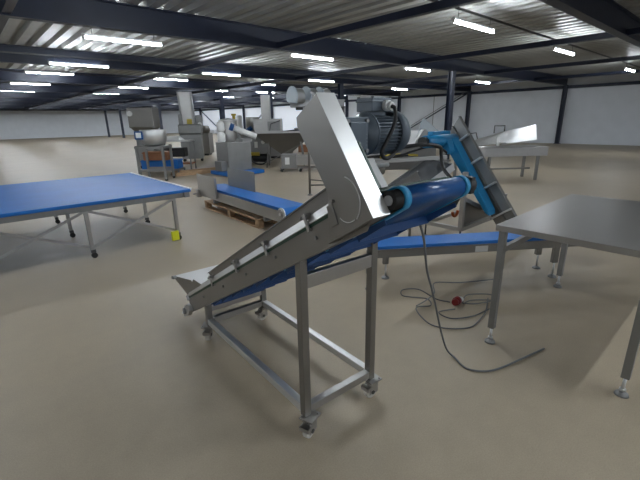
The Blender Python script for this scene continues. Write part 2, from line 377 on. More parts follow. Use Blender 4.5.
for t0, t1 in ((-.062, -.032), (WID+.034, WID+.06)):
    k = MB().prism([(.02, -.022), (.03, .045), (.17, .062), (.21, .04), (.21, .0), (.15, -.03)], t0, t1, cv).build('tail_bearing', STEELB, IC, .005)
    MB().cyl(cv(.10, .018, t0-.014), cv(.10, .018, t1+.002), .027, n=16).build('bearing_cap', STEELD, k, .003)
    MB().cyl(cv(.0, .012, (t0+t1)/2), cv(.12, .012, (t0+t1)/2), .007, n=8).cyl(cv(-.015, .012, (t0+t1)/2), cv(.01, .012, (t0+t1)/2), .013, n=6).build('tension_screw', STEELB, k)
# chain guard: tall flat box square to the slope
gp = [(2.477, .012), (2.421, .506), (2.268, .500), (2.254, .468), (2.284, .272), (2.298, .169), (2.236, .067), (2.20, .0), (2.346, .004)]
cg = MB().prism(gp, -.062, .018, cv).build('chain_guard', STEELM, IC, .003)
MB().prism([(2.4795, .0125), (2.4235, .5075), (2.4215, .5075), (2.4765, .0125)], -.064, .020, cv).build('lit_edge_skin', STEELB, cg)  # brighter steel skin paints the light caught by the guard's narrow face
arc = [cv(2.375+math.cos(a)*.075, .115+math.sin(a)*.085, -.0625) for a in [math.radians(-70+i*8) for i in range(17)]]
MB().tube(arc, .0022, 6).build('embossed_arc', STEELB, cg)
arc = [cv(2.375+math.cos(a)*.06, .085+math.sin(a)*.05, -.0625) for a in [math.radians(200+i*7) for i in range(13)]]
MB().tube(arc, .0015, 6).build('embossed_arc', STEELB, cg)
MB().prism([(2.262, .05), (2.30, .05), (2.305, .13), (2.268, .13)], -.066, -.062, cv).cyl(cv(2.315, .135, -.075), cv(2.315, .135, -.062), .007, n=8).build('latch_plate', STEELM, cg, .001)
MB().tube([cv(2.37, .503, -.02), cv(2.365, .54, -.02), cv(2.35, .555, -.02)], .004, 6).build('lifting_eye', STEELB, cg)
# motor bracket
MB().prism([(2.30, .11), (2.47, .11), (2.45, .30), (2.30, .30)], .020, .032, cv).prism([(2.30, .10), (2.46, .10), (2.46, .115), (2.30, .115)], .02, .45, cv).build('motor_bracket', GREEN, IC, .002)
MB().prism([(2.36, .11), (2.47, .11), (2.45, .23), (2.38, .24)], .032, .07, cv).build('motor_bracket', STEELD, IC, .003)
# geared motor, axis across the conveyor
ML, MZ = -.215, 1.54
def mc(dx, dl, dz): return Vector((.02+(dx-.02)*.86, ML+dl*.80, MZ+dz*.80))
mo = MB().cyl(mc(.20, 0, 0), mc(.36, 0, 0), .070, n=36).build('motor', MOTOR, IC, .004)
fn = MB()
for i in range(36):
    a = 2*math.pi*i/36
    if 60 < math.degrees(a) % 360 < 120: continue
    p = Vector((0, math.cos(a), math.sin(a)))
    fn.bar(mc(.215, 0, 0)+p*.075, mc(.36, 0, 0)+p*.075, .003, .016, p)
fn.build('cooling_fins', MOTOR, mo)
fc = MB().lathe([(.0, .0), (.050, .0), (.078, -.008), (.089, -.03), (.089, -.07), (.084, -.07), (.084, -.025), (0, -.018)], mc(.445, 0, 0), 40, 'x').build('fan_cover', MOTOR, mo)
MB().cyl(mc(.165, 0, 0), mc(.205, 0, 0), .060, .084, n=36).cyl(mc(.205, 0, 0), mc(.216, 0, 0), .086, n=36).build('motor_flange', MOTOR, mo, .002)
tb = MB().box(.205, .335, -.055, .055, .106, .172, lambda v: mc(v.x, v.y, v.z)).box(.201, .339, -.059, .059, .150, .158, lambda v: mc(v.x, v.y, v.z)).box(.21, .31, -.04, .04, .085, .108, lambda v: mc(v.x, v.y, v.z)).build('terminal_box', MOTOR, mo, .004)
MB().cyl(mc(.29, -.055, .135), mc(.29, -.082, .135), .021, n=16).cyl(mc(.29, -.082, .135), mc(.29, -.10, .130), .016, n=16).build('cable_gland', WHITE, tb, .003)
for sx in (.212, .328):
    for sy in (-.048, .048): MB().cyl(mc(sx, sy, .172), mc(sx, sy, .176), .006, n=8).build('screw', NUT, tb)
gb = MB().box(.020, .165, -.075, .075, -.095, .082, lambda v: mc(v.x, v.y, v.z))
gb.box(.045, .140, -.09, .09, -.07, .06, lambda v: mc(v.x, v.y, v.z))
for i in range(6): gb.box(.028, .16, -.080, -.074, -.085+i*.016, -.079+i*.016, lambda v: mc(v.x, v.y, v.z))
gb = gb.build('gearbox', MOTOR, IC, .008)
for sx in (.035, .15):
    for sz in (-.075, .065): MB().cyl(mc(sx, -.088, sz), mc(sx, -.076, sz), .008, n=6).build('bolt', STEELD, gb)
MB().box(.03, .16, -.07, .07, -.17, -.095, lambda v: mc(v.x, v.y, v.z)).build('gearbox_foot', STEELD, gb, .003)
# support rod and black motor lead
MB().cyl(mc(.02, .02, -.16), mc(.40, .02, -.17), .010, n=12).build('support_rod', STEELB, IC)
MB().tube(smooth_path([mc(.29, -.10, .130), mc(.285, -.125, .115), mc(.275, -.135, .05), mc(.235, -.128, -.03), mc(.205, -.125, -.085), mc(.235, -.12, -.115), mc(.30, -.10, -.11), Vector((.37, ML-.03, 1.475)), Vector((.46, ML-.08, 1.487)), Vector((.545, ML-.105, 1.475)), Vector((.57, ML-.10, 1.44)), Vector((.565, ML-.12, 1.38)), Vector((.52, ML-.20, 1.34))]), .008, 8).build('motor_lead', BLACK, IC)

# ------------------------------------------------------------------ grey lead hanging to the floor, coiled lead and red plug
pc = MB().tube(smooth_path([(1.47, .99, 1.215), (1.52, 1.0, 1.13), (1.635, 1.045, 1.011), (1.766, 1.098, .798), (1.895, 1.135, .625), (2.022, 1.164, .417), (2.15, 1.19, .20), (2.24, 1.19, .04), (2.235, 1.12, .008), (2.195, 1.05, .007), (2.19, .99, .007), (2.246, .914, .007), (2.348, .862, .007), (2.55, .81, .007), (2.8, .75, .007)], 8), .0065, 8).build('hanging_cable', CABLE)
tag(pc, 'grey power cable hanging from the blue drum end down to the floor', 'cable')
cl = thing('coiled_cable', 'grey extension lead coiled loosely on the floor by the right table leg', 'cable', (2.9, 1.5, 0))
def C2(pts): return [(x-2.9, y-1.5, z) for x, y, z in pts]
def fl(pts, z0=.006):
    return smooth_path(C2([(x, y, z0+.004*(i % 2)) for i, (x, y) in enumerate(pts)]), 8)
MB().tube(fl([(2.99, 1.60), (2.95, 1.72), (3.02, 1.95), (2.90, 2.05), (2.80, 1.99), (2.82, 1.90), (2.90, 1.78), (2.80, 1.68), (2.70, 1.75), (2.60, 1.67), (2.52, 1.50), (2.56, 1.36), (2.70, 1.26), (2.86, 1.26), (3.05, 1.30), (3.3, 1.4)]), .0055, 6)\
  .tube(fl([(2.70, 1.76), (2.85, 1.76), (3.05, 1.80), (3.25, 1.92), (3.45, 1.75), (3.75, 1.55)], .012), .0055, 6)\
  .tube(fl([(3.04, 1.51), (3.2, 1.56), (3.32, 1.50), (3.38, 1.40), (3.3, 1.34), (3.1, 1.42), (3.04, 1.51)], .012), .0055, 6)\
  .tube(fl([(3.04, 1.50), (3.15, 1.48), (3.28, 1.36), (3.2, 1.29), (3.0, 1.31), (2.85, 1.34), (2.72, 1.44), (2.74, 1.56), (2.9, 1.5)], .008), .0055, 6).build('lead', CABLE, cl)
pg = MB().cyl((.08, .04, .036), (.125, .045, .036), .036, n=20).cyl((.05, .035, .036), (.08, .04, .036), .030, n=20).build('plug', RED, cl, .003, label='dark red plug')
MB().cyl((.125, .045, .036), (.17, .03, .034), .033, .02, n=20).build('plug_grip', WHITE, pg, .003)

# ------------------------------------------------------------------ low blue flat conveyor behind
FB = thing('flat_belt_conveyor', 'low flat conveyor with bright blue belt passing behind the main frame to the right', 'conveyor', (2.72, 2.29, 0), math.radians(-35))
LB = 2.7
MB().box(.0, LB, -.02, .26, .405, .437).cyl((0, -.02, .421), (0, .26, .421), .016, n=16).build('belt', TBLUE, FB, .003)
for y in (-.03, .265): MB().box(.01, LB, y, y+.005, .325, .405).box(.01, LB, y-.004, y+.009, .395, .405).build('side_rail', STEELM, FB)
for (a, b_) in ((-.03, .0), (.20, .24), (1.9, -.012), (1.9, .24)):
    k = MB().box(a-.03, a+.03, b_-.02, b_+.02, .16, .40).build('leg', STEELM, FB, .003)
    MB().cyl((a+.005, b_, .02), (a+.005, b_, .16), .009, n=10).build('levelling_rod', STEELB, k)
    MB().lathe([(0, .03), (.014, .028), (.038, .012), (.042, 0), (0, 0)], (a+.005, b_, 0), 18).build('foot', STEELD, k)
MB().box(1.02, 1.15, -.034, -.030, .33, .39).build('maker_plate', STEELB, FB, .001)

# steel work table at the right edge, its tall leg comes down at the right border
ST = thing('steel_table', 'tall stainless table whose near left leg stands at the right edge of the photo', 'table', (2.62, 1.06, 0))
MB().box(-.04, 1.5, -.85, .04, .86, .90).build('table_top', STEEL, ST, .003)
for a, b_ in ((0, 0), (1.42, 0), (0, -.8), (1.42, -.8)):
    k = MB().box(a-.022, a+.022, b_-.022, b_+.022, .12, .86).build('leg', STEELD, ST, .003)
    MB().cyl((a, b_, .02), (a, b_, .12), .009, n=10).cyl((a, b_, .03), (a, b_, .045), .018, n=6).build('levelling_rod', STEELB, k)
    MB().lathe([(0, .03), (.014, .028), (.034, .012), (.038, 0), (0, 0)], (a, b_, 0), 18).build('foot', STEELD, k)
for b_ in (0, -.8): MB().box(.022, 1.398, b_-.015, b_+.015, .70, .74).build('stretcher', STEELD, ST)

# ------------------------------------------------------------------ teal conveyor with steep channel sides, right
TC = thing('steep_conveyor', 'steep conveyor with teal blue belt and grey channel side at the right', 'conveyor', (4.6, 2.4, 0))
def tw(u, v, t): return Vector((t-4.6, u-2.4, v))       # u = world y, v = world z, t = world x
slope = math.radians(54); ds, dc = math.sin(slope), math.cos(slope)
def ts(u, v, t): return tw(2.9-u*dc-v*ds, 1.31-u*ds+v*dc, t)     # u down the slope, v square to it (up and towards -y)
MB().cyl(tw(2.9, 1.30, 4.42), tw(2.9, 1.30, 5.12), .078, n=32).build('drum', TEAL, TC)
MB().cyl(tw(2.9, 1.30, 4.34), tw(2.9, 1.30, 4.422), .062, n=24).cyl(tw(2.9, 1.31, 5.1), tw(2.9, 1.31, 5.24), .05, n=20).build('drum_bearing', BLACK, TC)
MB().box(4.62-4.6, 5.05-4.6, .52, .60, 1.33, 1.42).build('scraper_tray', TEAL, TC, .004)
MB().prism([(0, -.07), (1.12, -.03), (1.18, 0.0), (1.12, .03), (0, .07)], 4.93, 5.12, ts).build('belt', TEAL, TC, .01)
MB().prism([(-.02, -.07), (.10, -.06), (.22, -.02), (.20, .03), (.05, .07)], 4.80, 4.93, ts).build('belt_return', TEAL, TC, .01)
for (v0, v1, t0, m_) in ((.07, .20, 5.16, STEELD), (-.09, .06, 5.16, STEELM)):
    ch = MB().prism([(-.14-v0*.4, v0), (-.14-v1*.4, v1), (1.7, v1), (1.7, v0)], t0, t0+.03, ts).prism([(-.14-v1*.4, v1-.008), (-.14-v1*.4, v1+.004), (1.7, v1+.004), (1.7, v1-.008)], t0-.03, t0+.04, ts).build('side_channel', m_, TC, .002)
for u in (.06, .42, .80, 1.2):
    MB().prism([(u, -.09), (u+.025, -.09), (u+.025, .21), (u, .21)], 5.09, 5.15, ts).build('clamp_bar', STEELB, TC, .003)
MB().box(4.98-4.6, 5.12-4.6, .40, .50, 1.13, 1.29).cyl(tw(2.84, 1.22, 4.96), tw(2.84, 1.22, 4.99), .035, n=16).build('bearing_block', STEELD, TC, .01)
for p, q in (((4.62, 2.42, .20), (4.62, 2.42, .94)), ((4.62, 2.94, .20), (4.62, 2.94, .55)), ((5.85, 2.42, .20), (5.85, 2.42, .5))):
    MB().bar((p[0]-4.6, p[1]-2.4, p[2]), (q[0]-4.6, q[1]-2.4, q[2]), .055, .055).build('post', STEEL, TC, .003)
MB().bar((.02, .0, .20), (.02, .56, .20), .05, .05).bar((.02, .02, .20), (1.3, .02, .20), .05, .05).bar((.02, .54, .20), (1.3, .54, .20), .05, .05).bar((.02, .02, .60), (.95, .02, .25), .05, .05).build('base_frame', STEEL, TC, .002)
MB().add([(.06, .06, .22), (.9, .06, .22), (.06, .06, .62), (.06, .064, .22), (.9, .064, .22), (.06, .064, .62)], [(0, 1, 2), (5, 4, 3), (0, 3, 4, 1), (1, 4, 5, 2), (2, 5, 3, 0)]).build('gusset_plate', STEELM, TC)
for a, b_ in ((.02, .02), (.02, .54), (1.25, .02)):
    k = MB().cyl((a, b_, .02), (a, b_, .18), .012, n=10).build('levelling_rod', NUT, TC)
    MB().lathe([(0, .03), (.014, .028), (.045, .012), (.05, 0), (0, 0)], (a, b_, 0), 18).build('foot', STEELD, k)
MB().tube([(.02+math.cos(a)*.13, .35, .50+math.sin(a)*.13) for a in [i*math.pi/12 for i in range(25)]], .018, 8).build('cable_loop', BLACK, TC)
MB().tube([(.36+math.cos(a)*.07, .3, .34+math.sin(a)*.07) for a in [math.pi+i*math.pi/12 for i in range(13)]], .02, 8).build('hose_end', ORANGE, TC, label='orange hose end')

# dark grey feed chute between the motor and the teal conveyor
GC = thing('feed_chute', 'dark grey inclined chute with bright lower edge between motor and teal drum', 'chute', (4.3, 3.0, 0))
def g(x, y, z): return Vector((x-4.3, y-3.0, z))
GA, GB_, GC_ = g(4.126, 3.286, .69), g(4.80, 3.087, 1.046), g(4.604, 2.591, 1.016)
GD = GA+(GC_-GB_)
nn = (GB_-GA).cross(GD-GA).normalized()
if nn.z < 0: nn = -nn
MB().sheet([GA, GD, GC_, GB_], .012).build('chute_floor', DARKP, GC)
MB().sheet([GD-nn*.07, GC_-nn*.07, GC_+nn*.02, GD+nn*.02], .008).build('chute_side', STEELB, GC)
MB().sheet([GA-nn*.03, GB_-nn*.03, GB_+nn*.03, GA+nn*.03], .008).build('chute_side', STEELD, GC)
MB().sheet([GB_-nn*.03, GC_-nn*.03, GC_+nn*.03, GB_+nn*.03], .008).build('chute_end', STEELB, GC)
for p in (GA.lerp(GB_, .15), GD.lerp(GC_, .1)):
    MB().cyl((p.x, p.y, 0), (p.x, p.y, p.z), .018, n=10).build('leg', STEELM, GC)
# long steel beam with cables in front of the clutter
CT = thing('cable_rail', 'horizontal steel rail carrying loose cables and yellow straps behind the motor', 'rail', (3.94, 3.72, 0))
be = Vector((.873, -.915, .067))
MB().bar((0, 0, 1.02), (.873, -.915, 1.087), .05, .05).box(.83, .88, -.95, -.89, .92, 1.06)  .build('rail', STEEL, CT, .004)
def bp_(t, k, z): return Vector((be.x*t+k*.7, be.y*t+k*.7, 1.045+.067*t+z))
MB().tube(smooth_path([bp_(0, .0, .03), bp_(.3, .02, .05), bp_(.5, .0, .04), bp_(.75, -.02, .12), bp_(.9, 0, .11), bp_(1, 0, .03)]), .016, 8).build('cable', BLACK, CT)
MB().tube(smooth_path([bp_(0, .03, .02), bp_(.2, .05, .04), bp_(.4, .03, .02), bp_(.6, .04, .03)]), .014, 8).build('cable', BLACK, CT)
MB().tube(smooth_path([bp_(.3, .02, .02), bp_(.42, .0, .05), bp_(.55, .05, .04), bp_(.7, .02, .02)]), .016, 6).build('yellow_strap', YELD, CT)
MB().box(-.03, .03, -.03, .03, 0, 1.0).box(.17, .22, -.23, -.18, 0, 1.0).build('post', STEELM, CT, .003)
PM = thing('packing_machine', 'brown grey steel machine with a white sheet behind the motor', 'machine', (5.60, 3.83, 0), math.radians(-42))
MB().box(-.75, .30, -.1, .5, .78, 1.18).build('cabinet', STEELM, PM, .01)
MB().lathe([(.0, -.2), (.19, -.2), (.21, 0), (.19, .2), (0, .2)], (-.75, -.1, .90), 20, 'x').build('round_housing', STEELD, PM)
MB().sheet([(-.22, -.12, 1.17), (-.06, -.12, 1.19), (.0, -.06, 1.40), (-.14, -.06, 1.40)], .004).build('white_sheet', PAPER, PM)
for a in (-.7, .25):
    for b_ in (-.05, .45): MB().cyl((a, b_, 0), (a, b_, .78), .025, n=10).build('leg', STEELM, PM)
MB().prism([(-.10, 1.18), (.25, 1.18), (.22, 1.26), (.08, 1.42), (.04, 1.40)], -.10, .1, lambda u, v, t: Vector((u+.03, t, v))).build('angled_cover', STEELD, PM)
GP = thing('glass_guard', 'clear upright pointed guard sheet standing behind the teal drum', 'guard', (6.35, 4.25, 0), math.radians(-42))
MB().sheet([(-.06, 0, 1.1), (.46, 0, 1.1), (.42, 0, 1.27), (.02, 0, 1.60), (-.04, 0, 1.5)], .006).build('guard_panel', GLASSY, GP)
MB().box(-.06, -.02, -.02, .02, 0, 1.2).box(.42, .46, -.02, .02, 0, 1.2).build('post', STEELM, GP)

# ------------------------------------------------------------------ stainless table with lid, far right
RT = thing('infeed_table', 'long stainless table with bright raised trays and black handles by the right wall', 'table', (10.0, 4.9, 0), math.radians(-38))
MB().box(-.6, 1.6, -.35, .35, .78, .84).box(-.6, 1.6, -.37, -.35, .62, .84).build('table_top', STEEL, RT, .005)
for a in (-.5, .12, 1.4):
    for b_ in (-.3, .3): MB().box(a-.03, a+.03, b_-.03, b_+.03, 0, .78).build('leg', STEELM, RT)
MB().box(-.5, 1.4, -.02, .02, .25, .29).build('stretcher', STEELM, RT)
MB().sheet([(-.45, -.3, .86), (.5, -.3, .95), (.75, .1, 1.22), (-.1, .1, 1.02)], .02).build('raised_tray', STEELB, RT)
MB().sheet([(.4, -.3, .9), (1.3, -.3, 1.0), (1.5, .15, 1.35), (.55, .15, 1.18)], .02).build('raised_tray', STEELB, RT)
MB().tube([(-.35, 0, 1.0), (-.35, 0, 1.18), (-.15, 0, 1.2), (-.10, 0, 1.05)], .015, 6).build('handle', NUT, RT)
MB().tube([(.35, .05, 1.18), (.35, .05, 1.36), (.62, .05, 1.36), (.62, .05, 1.22)], .018, 6).build('handle', NUT, RT)
MB().cyl((.3, -.3, .88), (.3, -.3, 1.1), .04, n=12).build('white_bottle', WHITE, RT)
MB().box(-.22, .02, -.2, .1, .36, .50).cyl((-.1, -.1, .5), (-.1, -.1, .62), .09, n=16).build('drive_unit', BLACK, RT)

# ------------------------------------------------------------------ blue belt table, left
BT = thing('belt_table', 'wide blue topped belt table with white edge strip on crossed steel legs at the left', 'table', (2.26, 5.19, 0))
MB().box(-4.2, 0, 0, 2.6, .672, .712).build('belt', TBLUE, BT, .008)
MB().box(-.012, .018, 0, 2.6, .690, .722).build('edge_strip', WHITE, BT, .002)
MB().box(-4.2, -.03, .05, .08, .60, .672).box(-.09, -.02, .02, 2.55, .60, .672).build('frame_rail', STEELD, BT)
legs = [(-.22, .10), (-1.30, .10), (-2.4, .10), (-3.5, .10), (-.22, 1.35), (-1.30, 1.35), (-.22, 2.5), (-1.3, 2.5)]
for a, b_ in legs:
    k = MB().box(a-.022, a+.022, b_-.022, b_+.022, .11, .64).build('leg', STEEL, BT, .003)
    MB().box(a-.02, a+.03, b_-.02, b_+.02, .07, .11).build('castor', NUT, k)
    MB().cyl((a+.01, b_-.012, .035), (a+.01, b_+.012, .035), .035, n=16).build('wheel', BLACK, k)
for i in range(3):
    xa, xb = -.22-i*1.09, -1.30-i*1.09
    MB().bar((xa, .075, .60), (xb, .075, .14), .012, .03).bar((xa, .125, .14), (xb, .125, .60), .012, .03).build('cross_brace', STEEL, BT)
MB().box(-.33, -.23, .03, .075, .02, .15).build('pedal', YEL, BT, .006, label='yellow castor pedal')

# ------------------------------------------------------------------ pallet with blue belt conveyor
def pallet(loc, lx, ly, label, grp=None):
    p = thing('pallet', label, 'pallet', loc, math.radians(-3.5), grp)
    nb = 7
    for i in range(nb):
        x = i*(lx-.1)/(nb-1); MB().box(x, x+.1, 0, ly, .122, .144).build('board', WOOD, p, .002)
    for y in (0, ly/2-.05, ly-.1):
        for x in (0, lx/2-.05, lx-.1): MB().box(x, x+.10, y, y+.1, .022, .10).build('block', WOOD, p, .002)
        MB().box(0, lx, y, y+.1, .10, .122).build('stringer', WOOD, p, .002)
    for x in (0, lx/2-.05, lx-.1): MB().box(x, x+.1, 0, ly, 0, .022).build('bottom_board', WOOD, p, .002)
    return p
pl_ = pallet((3.17, 4.96, 0), .78, 2.05, 'long wooden pallet on the floor under the blue belt machine')
PC_ = thing('belt_unit', 'stainless conveyor unit with glossy blue belt and two upright steel plates, on the wooden pallet', 'conveyor', (3.13, 4.30, .144), math.radians(-3.5))
MB().box(.03, .45, 0.0, 2.75, .24, .275).cyl((.03, .02, .195), (.45, .02, .195), .085, n=28).box(.03, .45, .02, 2.75, .115, .15).build('belt', TBLUE, PC_, .002)
for a in (.012, .446): MB().cyl((a, .02, .195), (a+.018, .02, .195), .090, n=28).build('drum_ring', WHITE, PC_)
for x in (.0, .455):
    MB().box(x-.005, x, .02, 2.85, .08, .245).cyl((x-.006, .02, .195), (x, .02, .195), .07, n=20).build('side_plate', STEEL, PC_, .002)
MB().cyl((-.02, .02, .195), (0, .02, .195), .02, n=12).build('shaft_end', STEELB, PC_)
MB().box(.03, .44, .5, .56, .0, .12).box(.03, .44, 2.3, 2.36, .0, .12).build('skid', STEELD, PC_)
MB().box(-.02, -.012, 2.05, 2.92, .13, .50).box(-.05, -.012, 2.05, 2.075, .13, .50).build('upright_plate', STEEL, PC_, .002)
MB().box(.40, .41, 1.42, 2.45, .27, .62).build('upright_plate', STEELD, PC_, .002)
MB().box(-.06, .02, 2.85, 2.95, .05, .20).cyl((-.14, 2.9, .12), (-.05, 2.9, .12), .02, n=10).build('drive_end', STEEL, PC_, .004)

# ------------------------------------------------------------------ cabinet machine on a blue base
CB = thing('cabinet_machine', 'grey steel double cabinet on a blue base in the middle of the hall', 'machine', (5.88, 10.75, 0))
MB().box(.08, .90, 0, .72, .12, .97).build('cabinet', STEELD, CB, .008)
MB().box(.10, .86, -.012, 0, .14, .95).build('door', STEELD, CB, .003)
MB().box(-.12, .08, .1, .5, .14, .42).build('side_box', STEELD, CB, .005)
tag(MB().box(5.72, 7.0, 10.4, 11.5, .02, .12).build('blue_skid', TBLUE), 'blue skid on the floor under the grey double cabinet', 'base')
for nme, z0 in (('a', 0), ('b', .32)):
    lab = ('white plastic container standing on the grey cabinet' if z0 == 0 else 'white plastic container stacked on top of the other one')
    b = MB().lathe([(0, 0), (.10, .0), (.125, .04), (.125, .23), (.08, .30), (.03, .31), (0, .315)], (6.12, 11.36, .97+z0), 18).build('white_container', WHITE); tag(b, lab, 'container')
rl = thing('filter_roll', 'white roll with blue end cap leaning over the grey cabinet', 'roll', (6.44, 11.12, .97))
MB().cyl((.0, -.0, .42), (.58, -.35, .14), .09, n=18).build('roll_body', WHITE, rl)
MB().cyl((-.10, .06, .47), (.0, .0, .42), .11, n=18).build('roll_cap', BELT, rl)
MB().box(.1, .45, -.3, .1, 0, .10).box(.12, .18, -.1, 0.0, .1, .3).build('cradle', STEELD, rl)

# ------------------------------------------------------------------ tower machine
TW = thing('tower_machine', 'grey steel machine with a tall leaning lift column, left of the cabinet', 'machine', (7.3, 16.1, 0), math.radians(-30))
MB().box(-.42, .42, -.35, .35, .12, 1.1).build('cabinet', STEELD, TW, .02)
MB().box(-.46, .46, -.3, .3, 1.1, 1.5).build('body', STEELD, TW, .05)
MB().box(-.25, .18, -.12, .2, 1.2, 2.75, lambda v: Vector((v.x-(v.z-1.2)*.04, v.y, v.z))).build('lift_column', STEEL, TW, .02)
MB().box(-.31, -.25, -.15, .2, 1.2, 2.75, lambda v: Vector((v.x-(v.z-1.2)*.04, v.y, v.z))).box(.18, .24, -.15, .2, 1.2, 2.75, lambda v: Vector((v.x-(v.z-1.2)*.04, v.y, v.z))).build('column_rail', STEELD, TW)
MB().box(.25, .5, -.2, .2, 1.3, 1.85).build('control_box', STEELD, TW, .03)
MB().box(-.42, -.28, -.2, .2, 1.3, 1.9).build('side_box', STEELD, TW, .03)
MB().cyl((.4, -.22, 1.5), (.4, -.2, 1.5), .08, n=16).build('dial', WHITE, TW)
MB().box(-.1, .1, -.14, -.12, 1.5, 1.7).build('yellow_label', YELD, TW)
for a in (-.35, .35): MB().cyl((a, -.25, .06), (a, -.2, .06), .06, n=14).build('wheel', BLACK, TW)
for a in (-.35, .35): MB().box(a-.03, a+.03, .1, .2, 0, .12).build('foot', BLACK, TW)
# ------------------------------------------------------------------ kettle on stand, cart, crates
KS = thing('kettle_stand', 'square steel tube stand carrying a shiny round kettle at the left', 'stand', (4.1, 11.6, 0), math.radians(-42))
for a in (-.36, .36):
    for b_ in (-.30, .30): MB().box(a-.03, a+.03, b_-.03, b_+.03, .06, .98).build('leg', STEELD, KS)
MB().box(-.36, .36, -.33, -.27, .28, .34).box(-.36, .36, .27, .33, .28, .34).box(-.40, .40, -.34, .34, .90, .96).build('frame_rail', STEELD, KS)
for a in (-.36, .36): MB().cyl((a, -.32, .04), (a, -.28, .04), .04, n=12).cyl((a, .28, .04), (a, .32, .04), .04, n=12).build('wheel', BLACK, KS)
KT = thing('kettle', 'shiny round stainless kettle with a blue square label on the steel tube stand', 'kettle', (4.13, 11.57, .995), math.radians(-42))
MB().lathe([(.0, -.03), (.22, -.02), (.30, .03), (.335, .12), (.34, .13), (.355, .40), (.35, .41), (.33, .41), (.32, .36), (.0, .34)], (0, 0, 0), 32).build('kettle_body', STEELB, KT)
MB().box(-.36, -.14, -.385, -.355, .16, .38).build('label_frame', BELT, KT)
MB().box(-.32, -.18, -.392, -.385, .20, .34).build('label_sheet', WHITE, KT)
for nm, m_, x, y, z0, z1, lx, ly, lab in (('crate', RUST, 4.62, 12.8, .46, .72, .75, .45, 'orange brown crate on top of the blue crates behind the kettle stand'),
                                 ('crate', TBLUE, 4.75, 12.85, .18, .46, 1.15, .5, 'wide blue crate under the orange brown crate at the left')):
    c = MB().box(-lx/2, lx/2, -ly/2, ly/2, z0, z1).box(-lx/2-.02, lx/2+.02, -ly/2-.02, ly/2+.02, z1-.05, z1-.02).build(nm, m_, None, .01)
    c.location = (x, y, 0); c.rotation_euler = (0, 0, math.radians(-42)); tag(c, lab, 'crate')
DC = thing('trolley_rack', 'dark low platform under the blue crate behind the kettle stand', 'trolley', (4.72, 12.8, 0), math.radians(-42))
MB().box(-.62, .62, -.3, .3, .14, .18).build('shelf', STEELD, DC)
for a in (-.6, .6):
    for b_ in (-.28, .28): MB().box(a-.02, a+.02, b_-.02, b_+.02, 0, .14).build('foot', STEELD, DC)
BH = thing('hopper_feeder', 'boxy brown steel hopper machine behind the round kettle at far left', 'machine', (5.15, 14.95, 0), math.radians(-42))
MB().box(-.5, .38, -.3, .3, 1.42, 2.1).build('hopper_box', STEELM, BH, .02)
MB().add([(-.45, -.3, 1.42), (.33, -.3, 1.42), (.33, .3, 1.42), (-.45, .3, 1.42), (-.2, -.1, 1.1), (.1, -.1, 1.1), (.1, .1, 1.1), (-.2, .1, 1.1)], [(0, 1, 5, 4), (1, 2, 6, 5), (2, 3, 7, 6), (3, 0, 4, 7), (4, 5, 6, 7), (0, 3, 2, 1)]).build('hopper_cone', STEELM, BH)
MB().box(-.35, .25, -.25, .25, .1, 1.12).build('cabinet', STEELD, BH, .02)
MB().cyl((-.4, -.35, 1.9), (-.4, -.30, 1.9), .09, n=16).build('gauge', WHITE, BH)
for a in (-.3, .2): MB().box(a-.05, a+.05, -.2, .2, 0, .1).build('foot', BLACK, BH)
SL = thing('sorting_table', 'flat pale steel worktop on thin legs between the kettle and the tower machine', 'table', (5.6, 13.6, 0), math.radians(-42))
MB().box(-.55, .55, -.3, .3, .96, 1.0).build('table_top', STEELB, SL, .004)
MB().add([(-.5, -.28, 1.0), (.2, -.28, 1.0), (.1, 0, 1.16), (-.45, 0, 1.12), (-.5, .28, 1.0), (.2, .28, 1.0)], [(0, 1, 2, 3), (3, 2, 5, 4), (0, 3, 4), (1, 5, 2), (0, 4, 5, 1)]).build('tray', WHITE, SL)
for a in (-.5, .5):
    for b_ in (-.25, .25): MB().box(a-.02, a+.02, b_-.02, b_+.02, 0, .96).build('leg', STEELD, SL)
MB().box(-.5, .3, -.2, .2, .45, .75).build('motor_box', BLACK, SL, .02)
MB().box(-.52, .52, -.25, .25, .20, .24).build('shelf', RUST, SL)
WB = tag(MB().box(0, 1.7, 0, .12, 0, .11).box(.1, 1.75, .45, .57, 0, .11).box(0, .12, .12, .45, .0, .09).box(1.5, 1.62, .12, .45, 0, .09).build('wooden_skid', WOOD, None, .004), 'open wooden skid of pale beams lying on the floor left of the cabinet', 'pallet')
WB.location = (4.75, 11.85, 0); WB.rotation_euler = (0, 0, math.radians(-3))

